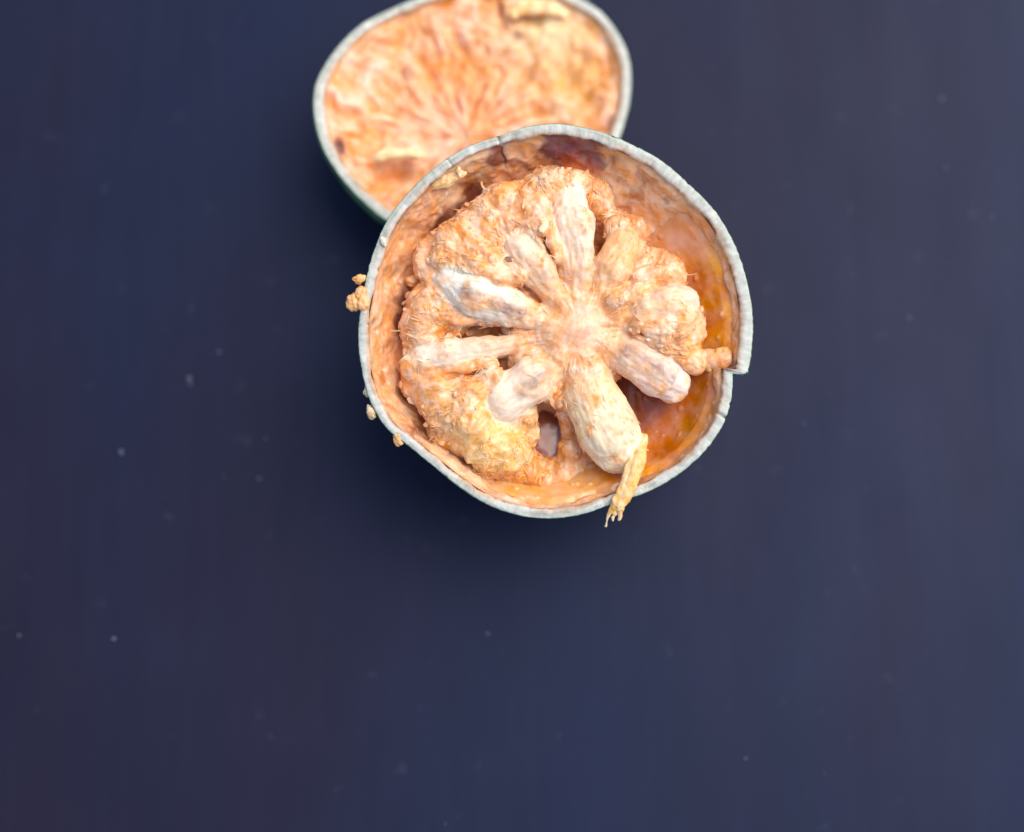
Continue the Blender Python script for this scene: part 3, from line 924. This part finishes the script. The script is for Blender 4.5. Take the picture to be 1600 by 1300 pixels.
def shreds():
    rg = np.random.default_rng(21)
    core = L(905, 515, 0)
    rho = np.hypot(PV[:, 0] - core[0], PV[:, 1] - core[1])
    ok = np.where((PN[:, 2] > 0.1) & (PN[:, 2] < 0.75) & (PV[:, 2] > -75) & (rho > 75) & (PS < 0.2))[0]
    flat_ = PN[:, 2] > 0.15
    over = set(map(tuple, np.unique((PV[flat_] / 7.0).astype(int), axis=0)))
    def lies(p):
        c_ = (p / 7.0).astype(int)
        return any((c_[0] + a_, c_[1] + b_, c_[2] + d_) in over for a_ in (-1, 0, 1) for b_ in (-1, 0, 1) for d_ in (-1, 0, 1))
    parts, cols = [], []
    for k in range(55):
        i = rg.choice(ok)
        out = PN[i] * C3(1, 1, 0.3)
        out /= np.linalg.norm(out)
        tan = np.cross(PN[i], C3(0, 0, 1)); tan /= max(np.linalg.norm(tan), 1e-6)
        r0 = rg.uniform(1.6, 4.6)
        ln = rg.uniform(3, 6.5)
        dr = tan * rg.choice([-1, 1]) + PN[i] * rg.uniform(0.0, 0.2) + rg.normal(size=3) * 0.3
        dr /= np.linalg.norm(dr)
        b_ = rg.normal(size=3) * 2
        p = PV[i]
        V, F, _, _ = sweep([p - dr * ln * 0.5 - PN[i] * r0 * 0.3, p, p + dr * ln * 0.5 + b_ * 0.4, p + dr * ln + b_], [r0 * 1.3, r0 * 1.2, r0, r0 * 0.5], n=10, m=9, flat=0.6)
        V = V + (fbm(V * 0.25, 2) * 0.9)[:, None] * PN[i]
        parts.append((V, F)); cols.append(np.tile(PC[i] * C3(1.0, 1.06, 1.12), (len(V), 1)))
    for k in range(36):
        i = rg.choice(ok)
        rd = rg.uniform(1.8, 5.5)
        V, F = blob((0, 0, 0), rd, k, (rg.uniform(0.9, 1.5), rg.uniform(0.7, 1.1), rg.uniform(0.6, 0.9)), rg.uniform(0, 6.28), 8, 0.7)
        V = V + PV[i] + PN[i] * rd * 0.1
        parts.append((V, F)); cols.append(np.tile(PC[i], (len(V), 1)))
    # torn membranes lying along the pulp, one end lifted
    ok2 = np.where((PN[:, 2] > 0.35) & (PV[:, 2] > -70) & (rho > 90) & (PS < 0.1))[0]
    for k in range(45):
        i = rg.choice(ok2)
        p = PV[i]
        out = (p - core) * C3(1, 1, 0); out /= np.linalg.norm(out)
        dr = out * rg.choice([1, 1, -1]) + rg.normal(size=3) * 0.55
        dr = dr - PN[i] * (dr @ PN[i]); dr /= np.linalg.norm(dr)
        ln = rg.uniform(8, 26); r0 = rg.uniform(2.5, 7.5)
        lift = rg.uniform(0.5, 3.5)
        if not lies(p + dr * (ln * 0.8 + r0)) or not lies(p + dr * ln * 0.4):
            continue
        bn_ = np.cross(PN[i], dr) * rg.normal() * 3
        V, F, t_, p_ = sweep([p - dr * ln * 0.6 - PN[i] * 2.2, p - PN[i] * 0.4, p + dr * ln * 0.4 + PN[i] * lift * 0.3 + bn_ * 0.4, p + dr * ln * 0.8 + PN[i] * lift + bn_], [r0 * 0.7, r0, r0, r0 * 0.5], n=26, m=16, flat=0.26)
        jag_ = fbm(V * 0.22, 2)
        c0 = p
        V = V + (V - c0) * (jag_ * 0.25)[:, None] * t_[:, None]
        parts.append((V, F)); cols.append(mix(np.tile(PC[i], (len(V), 1)), C3(0.88, 0.60, 0.38), t_ * 0.5))
    V, F = join(parts)
    build('pulp_shreds', V, F, M_thin, front, np.concatenate(cols), V, kind='stuff')
    parts = []
    for k in range(12):
        i = rg.choice(ok)
        p = PV[i]
        d = PN[i] * rg.uniform(3, 8) + rg.normal(size=3) * 6
        d[2] = abs(d[2]) * 0.5
        ln = rg.uniform(0.6, 1.4)
        bend = rg.normal(size=3) * 5
        path = [p - PN[i] * 2, p + d * 0.4 * ln + bend * 0.3, p + d * 0.8 * ln + bend, p + d * ln + bend * 1.8]
        r0 = rg.uniform(0.45, 0.9)
        V, F, _, _ = sweep(path, [r0 * 1.5, r0, r0 * 0.8, r0 * 0.4], n=9, m=6)
        parts.append((V, F))
    okp = np.where((PN[:, 2] > 0.0) & (PV[:, 2] > -95) & (rho > 60))[0]
    tearm = perlin(PV[okp] * 0.016 + 41) + 0.6 * perlin(PV[okp] * 0.05 + 3)
    wgt = (0.12 + sstep(-0.2, 0.5, tearm)) * (1 - 0.92 * PS[okp])
    pick = rg.choice(okp, 2200, p=wgt / wgt.sum())
    fcol = [np.tile(C3(0.88, 0.60, 0.36), (sum(len(v) for v, _ in parts), 1))]
    for i in pick:
        p = PV[i]
        out = (p - core) * C3(1, 1, 0); out /= max(np.linalg.norm(out), 1e-6)
        dr = out * rg.choice([1, -1]) + rg.normal(size=3) * 0.6
        dr = dr - PN[i] * (dr @ PN[i]); dr /= max(np.linalg.norm(dr), 1e-6)
        ln = rg.uniform(5, 18); r0 = rg.uniform(0.45, 1.15)
        sd2 = np.cross(PN[i], dr) * rg.normal() * 0.25 * ln
        lf = PN[i] * rg.uniform(0.1, 1.9)
        V, F, _, _ = sweep([p - dr * ln * 0.3 - PN[i] * 0.8, p + PN[i] * 0.4, p + dr * ln * 0.4 + sd2 * 0.4 + lf * 0.5, p + dr * ln * 0.8 + sd2 + lf], [r0, r0 * 1.2, r0, r0 * 0.4], n=7, m=5)
        parts.append((V, F)); fcol.append(np.tile(PC[i] * 0.75 + C3(0.90, 0.68, 0.46) * 0.25, (len(V), 1)))
    nfl = sum(len(v) for v, _ in parts)
    # strips that bridge the gap between pulp and wall on the left
    for px, py, dx, dy, r0 in ((650, 466, -22, 10, 2.6), (646, 520, -16, 12, 2.0), (652, 604, -18, 4, 1.8), (760, 300, -8, -16, 2.0), (1003, 705, 12, 14, 1.6), (1004, 700, 18, 10, 1.3)):
        a_ = L(px, py, -55); b_ = L(px + dx, py + dy, -62)
        mid_ = (a_ + b_) / 2 + C3(rg.normal() * 3, rg.normal() * 3, 4)
        V, F, _, _ = sweep([a_, mid_, b_], [r0 * 1.6, r0 * 0.8, r0 * 1.2], n=16, m=8)
        parts.append((V, F))
    V, F = join(parts)
    fcol.append(np.tile(C3(0.86, 0.58, 0.34), (len(V) - nfl, 1)))
    cc = np.concatenate(fcol)
    build('pulp_fibres', V, F, M_thin, front, cc, V, kind='stuff')


shreds()


def crumb(px, py, z, rad, seed, axes=(1, 1, 0.8), c_=C3(0.84, 0.43, 0.16), rot=0):
    V, F = blob(L(px, py, z), rad, seed, axes, rot, 22, 0.25)
    N = normals(V, F)
    V = V + N * (fbm(V * 0.09, 3) * 2.4 + fbm(V * 0.2, 2) * 0.9)[:, None]
    cc = mix(c_, c_ * C3(1.05, 1.12, 1.3), sstep(-0.3, 0.4, fbm(V * 0.08, 3)))
    build('pulp_crumb', V, F, M_thin, front, cc, V)


crumb(561, 436, 1, 8, 1, (1.2, 0.95, 0.9))
crumb(566, 458, 0, 11, 2, (0.9, 1.1, 0.8))
crumb(553, 474, -4, 12, 3, (1.0, 1.1, 0.8))
crumb(567, 476, 2, 10, 9, (1.0, 1.1, 0.8))
crumb(600, 379, 4, 5, 4, (0.6, 1.7, 0.8), C3(0.72, 0.6, 0.42), 0.5)
crumb(573, 612, -12, 7, 5, (0.8, 1.3, 0.8), C3(0.7, 0.52, 0.3))
crumb(581, 644, -10, 8, 6, (0.9, 1.5, 0.8), C3(0.7, 0.48, 0.26), 0.4)
crumb(622, 687, -6, 9, 7, (0.8, 1.3, 0.7), C3(0.78, 0.42, 0.15), 0.5)
crumb(699, 279, -17, 17, 18, (1.8, 0.7, 0.35), C3(0.80, 0.49, 0.20), 0.4)
crumb(718, 268, -6, 5, 10, (0.8, 1.7, 0.7), C3(0.84, 0.5, 0.24), 0.1)
crumb(652, 470, -60, 9, 11, (1.4, 0.8, 0.8))
crumb(645, 438, -52, 10, 12, (1.3, 0.9, 0.8))
crumb(640, 462, -58, 6, 13, (1.2, 0.9, 0.8))
crumb(1129, 556, -28, 15, 14, (1.1, 1.0, 0.8), C3(0.78, 0.42, 0.12))
crumb(1108, 566, -30, 14, 15, (0.9, 1.2, 0.8), C3(0.78, 0.42, 0.12))


# the torn strand hanging over the rim at the bottom
def strand():
    parts = []
    def tube(pts, n=50, m=28, flat=0.55):
        V, F, _, _ = sweep([L(*p[:3]) for p in pts], [p[3] for p in pts], n=n, m=m, flat=flat)
        parts.append((V, F))
    tube([(1006, 676, -20, 7), (999, 708, -2, 12), (989, 738, 6, 14), (979, 764, 8, 13.5), (967, 788, 7, 12), (962, 799, 3, 10)], 60, 32, 0.4)
    tube([(997, 700, -4, 5), (989, 738, 11, 5), (976, 772, 12, 4.5), (964, 795, 8, 4)], 50, 14, 0.7)
    tube([(960, 786, 5, 5.5), (953, 800, 2, 3.2), (948, 812, -2, 2.2), (946, 824, -5, 1.2)], 24, 12, 0.8)
    tube([(962, 792, 5, 5), (960, 804, 1, 3.0), (956, 814, -2, 1.6)], 24, 12, 0.8)
    tube([(966, 790, 5, 6), (970, 803, 2, 4.2), (967, 813, -1, 3.0)], 24, 12, 0.8)
    tube([(981, 752, 9, 4), (989, 760, 6, 2), (994, 766, 4, 1)], 16, 8, 0.8)
    V, F = join(parts)
    N = normals(V, F)
    V = V + N * (fbm(V * C3(0.12, 0.04, 0.1), 3) * 2.6 + fbm(V * 0.2, 2) * 1.2)[:, None]
    cc = mix(C3(0.86, 0.46, 0.13), C3(0.88, 0.58, 0.27), sstep(-0.3, 0.5, fbm(V * 0.05, 3)))
    tip = sstep(L(960, 795)[1], L(960, 815)[1], V[:, 1])
    cc = mix(cc, C3(0.74, 0.62, 0.42), tip * 0.7)
    build('pulp_strand', V, F, M_thin, front, cc, V)


strand()

# ------------------------------------------------------------------ the half behind: a shallower cap lying on the table
BO = [(912, 0), (942, 20), (966, 51), (981, 81), (986, 111), (985, 152), (976, 189), (966, 222), (922, 256), (850, 288), (770, 318), (700, 346), (645, 358),
      (600, 343), (578, 324), (548, 294), (521, 260), (505, 233), (495, 202), (490, 169), (492, 135), (510, 98), (537, 64), (571, 34), (605, 17), (645, 0),
      (700, -16), (760, -24), (830, -24), (880, -14)]
bn = Vector((0.16, 0.20, 1.0)).normalized()                   # direction its cut face looks, in the front half's frame
bpx, bpy_ = 740.0, 175.0
CAPH = 0.0205
# depth that puts its centre CAPH above the table
y_guess = CY + (650 - bpy_) * 1.12
bz = (CAPH - H - y_guess * S * math.sin(TILT)) / (S * math.cos(TILT))
bc = L(bpx, bpy_, bz)
zax = bn
xax = Vector((1, 0, 0)); xax = (xax - zax * xax.dot(zax)).normalized()
yax = zax.cross(xax)
BM = FRONT @ Matrix.Translation(Vector([float(v) * S for v in bc])) @ Matrix((xax, yax, zax)).transposed().to_4x4()
back = bpy.data.objects.new('fruit_half', None)
col.objects.link(back)
back.matrix_world = BM
back['label'] = 'smaller cut fruit half with smooth streaked orange flesh, partly hidden behind the other half'
back['category'] = 'fruit'
back['group'] = 'halves of the cut fruit'


def on_cap(px, py, z=0.0):
    """meet the sight line with the cap's cut plane, in the cap's frame"""
    o_ = Vector((CX, CY, DP))
    d_ = Vector((px - 800.0, 650.0 - py, -DP))
    c_ = Vector([float(v) for v in bc]) + zax * z
    t = (c_ - o_).dot(zax) / d_.dot(zax)
    p = o_ + d_ * t - Vector([float(v) for v in bc])
    return np.array([p.dot(xax), p.dot(yax), p.dot(zax)], np.float32)


NB = 720
TB, RB0 = outline([on_cap(*p)[:2] for p in BO], (0, 0), NB)
RB = soften(RB0, 12)
dgb = np.degrees(TB)
THB = np.interp(dgb, [-180, -140, -90, 0, 40, 90, 140, 180], [20, 20, 18, 20, 20, 15, 15, 20])
ZB = fbm(np.stack([np.cos(TB) * 1.5 + 4, np.sin(TB) * 1.5, TB * 0], -1), 3) * 4.0
CAPD = 155.0
shell(back, TB, RB, THB, CAPD, 0.02, 1.2, ZB)


def cap_flesh():
    n, m = 600, 200
    Tn = np.linspace(-math.pi, math.pi, n, endpoint=False)
    rin = np.interp(Tn, np.append(TB, math.pi), np.append(RB - THB * 0.97, (RB - THB * 0.97)[0]))
    zb = np.interp(Tn, np.append(TB, math.pi), np.append(ZB, ZB[0]))
    q = np.sqrt(np.linspace(0, 1, m)) ** 1.25
    rr = rin[:, None] * q[None]
    x = rr * np.cos(Tn)[:, None]
    y = rr * np.sin(Tn)[:, None]
    z = zb[:, None] * q[None] - 5 - 34 * (1 - q[None] ** 3) + 0 * x
    V = np.stack([x, y, z], -1).reshape(-1, 3).astype(np.float32)
    k = on_cap(735, 200)
    d = V - k
    rho = np.hypot(d[:, 0], d[:, 1]); phi = np.arctan2(d[:, 1], d[:, 0])
    rad = np.stack([np.cos(phi) * 4.5, np.sin(phi) * 4.5, rho * 0.012], -1) + fbm(V * 0.012 + 3, 2)[:, None] * 0.45
    A = fbm(rad * 1.1 + 4, 2)
    st_ = np.stack([V[:, 0] * 0.022 + V[:, 1] * 0.004, V[:, 1] * 0.006, V[:, 2] * 0], -1) + fbm(V * 0.01 + 3, 2)[:, None] * 0.5
    St = fbm(st_ * 0.95 + 2, 3)
    Bn = fbm(V * 0.014 + 8, 3)
    Cn = fbm(V * 0.035 + 1, 2)
    edge = np.tile(1 - sstep(0.93, 1.0, q), n)
    V[:, 2] += (A * 9 + St * 3 + Bn * 10 + Cn * 3) * edge
    V[:, 2] -= np.tile(sstep(0.9, 0.96, q) * (1 - sstep(0.985, 1, q)), n) * 5
    cc = mix(C3(0.84, 0.37, 0.13), C3(0.84, 0.44, 0.23), sstep(-0.3, 0.4, Bn))
    cc = mix(cc, C3(0.86, 0.62, 0.46), sstep(-0.05, 0.6, St * 0.5 + A * 0.7) * 0.75)
    cc = mix(cc, C3(0.66, 0.23, 0.04), sstep(0.2, 0.7, -A + Cn * 0.5) * 0.55)
    p = on_cap(860, 40); g = np.exp(-(((V[:, 0] - p[0]) / 90) ** 2 + ((V[:, 1] - p[1]) / 55) ** 2))
    cc = mix(cc, C3(0.84, 0.66, 0.36), g * 0.7)
    p = on_cap(900, 120); g = np.exp(-(((V[:, 0] - p[0]) / 70) ** 2 + ((V[:, 1] - p[1]) / 60) ** 2))
    cc = mix(cc, C3(0.74, 0.42, 0.12), g * 0.6)
    p = on_cap(690, 190); g = np.exp(-(((V[:, 0] - p[0]) / 60) ** 2 + ((V[:, 1] - p[1]) / 70) ** 2))
    cc = mix(cc, C3(0.80, 0.56, 0.44), g * 0.55)
    for sx, sy, sr, kk in ((532, 225, 15, 0.85), (512, 150, 12, 0.3), (785, 8, 10, 0.5), (955, 190, 18, 0.6), (640, 100, 12, 0.4), (810, 45, 9, 0.5)):
        p = on_cap(sx, sy)
        dd = np.hypot((V[:, 0] - p[0]), (V[:, 1] - p[1]) * 0.7) / sr + Cn * 0.4
        cc = mix(cc, C3(0.22, 0.06, 0.04), sstep(1.3, 0.4, dd) * kk)
    # hollow below the torn flap
    p = on_cap(622, 268)
    g = np.exp(-(((V[:, 0] - p[0]) / 42) ** 2 + ((V[:, 1] - p[1]) / 17) ** 2))
    V[:, 2] -= g * 20
    p = on_cap(786, 14)
    g = np.exp(-(((V[:, 0] - p[0] + (V[:, 1] - p[1]) * 0.3) / 4) ** 2 + ((V[:, 1] - p[1]) / 26) ** 2))
    V[:, 2] -= g * 14
    build('flesh', V, grid_faces(n, m), M_flesh, back, cc, V)
    # a pale ridge of torn flesh along the far edge
    V, F, t_, p_ = sweep([on_cap(px, py, 0) for px, py in ((796, 26), (822, 10), (858, 12), (890, 26))], [9, 15, 15, 8], n=60, m=40, flat=0.7)
    N = normals(V, F)
    V = V + N * (fbm(V * 0.04, 3) * 4)[:, None]
    build('flesh_flap', V, F, M_flesh, back, mix(np.tile(C3(0.90, 0.66, 0.34), (len(V), 1)), C3(0.86, 0.48, 0.2), sstep(0, 0.5, fbm(V * 0.05, 2))), V)
    # a pale torn flap of flesh
    pts = [(585, 248), (608, 241), (640, 241), (664, 246)]
    V, F, t_, p_ = sweep([on_cap(px, py, 2) for px, py in pts], [7, 11, 11, 7], n=60, m=40, flat=0.8)
    N = normals(V, F)
    V = V + N * (fbm(V * 0.035, 3) * 4)[:, None]
    build('flesh_flap', V, F, M_thin, back, np.tile(C3(0.90, 0.62, 0.32), (len(V), 1)), V)


cap_flesh()


# ------------------------------------------------------------------ dust on the table
def dust():
    rg = np.random.default_rng(5)
    spots = [(296, 592, 4.5), (297, 600, 3), (190, 706, 4), (342, 550, 2.5), (405, 748, 3), (415, 685, 2), (178, 998, 3.5), (30, 993, 2.5), (1420, 497, 3.5),
             (1470, 155, 4), (1478, 262, 3), (1550, 340, 3), (1255, 662, 2.5), (762, 990, 2.5), (1165, 1185, 2.5), (350, 745, 2), (1330, 430, 2.5)]
    for _ in range(3):
        spots.append((rg.uniform(0, 1600), rg.uniform(820, 1300), rg.uniform(0.8, 1.6)))
        spots.append((rg.uniform(1100, 1600), rg.uniform(0, 800), rg.uniform(0.8, 1.8)))
    parts = []
    inv = FRONT.inverted()
    for k, (px, py, r) in enumerate(spots):
        o_ = FRONT @ Vector((CX * S, CY * S, DIST))
        w = FRONT @ Vector([float(v) * S for v in L(px, py, 0)])
        d = w - o_
        p = o_ + d * (-o_.z / d.z)
        V, F = blob((0, 0, 0), r, k, (1, rg.uniform(0.7, 1.2), 0.4), rg.uniform(0, 6), 6, 0.5)
        parts.append((V + np.array([p.x / S, p.y / S, r * 0.25], np.float32), F))
    V, F = join(parts)
    m = material('dust', base=(0.085, 0.092, 0.12), rough=0.8, pigment=False)
    o = build('dust', V, F, m, None, tc=V, kind='stuff')
    o['label'] = 'tiny pale dust specks scattered over the dark table top'
    o['category'] = 'dust'


dust()
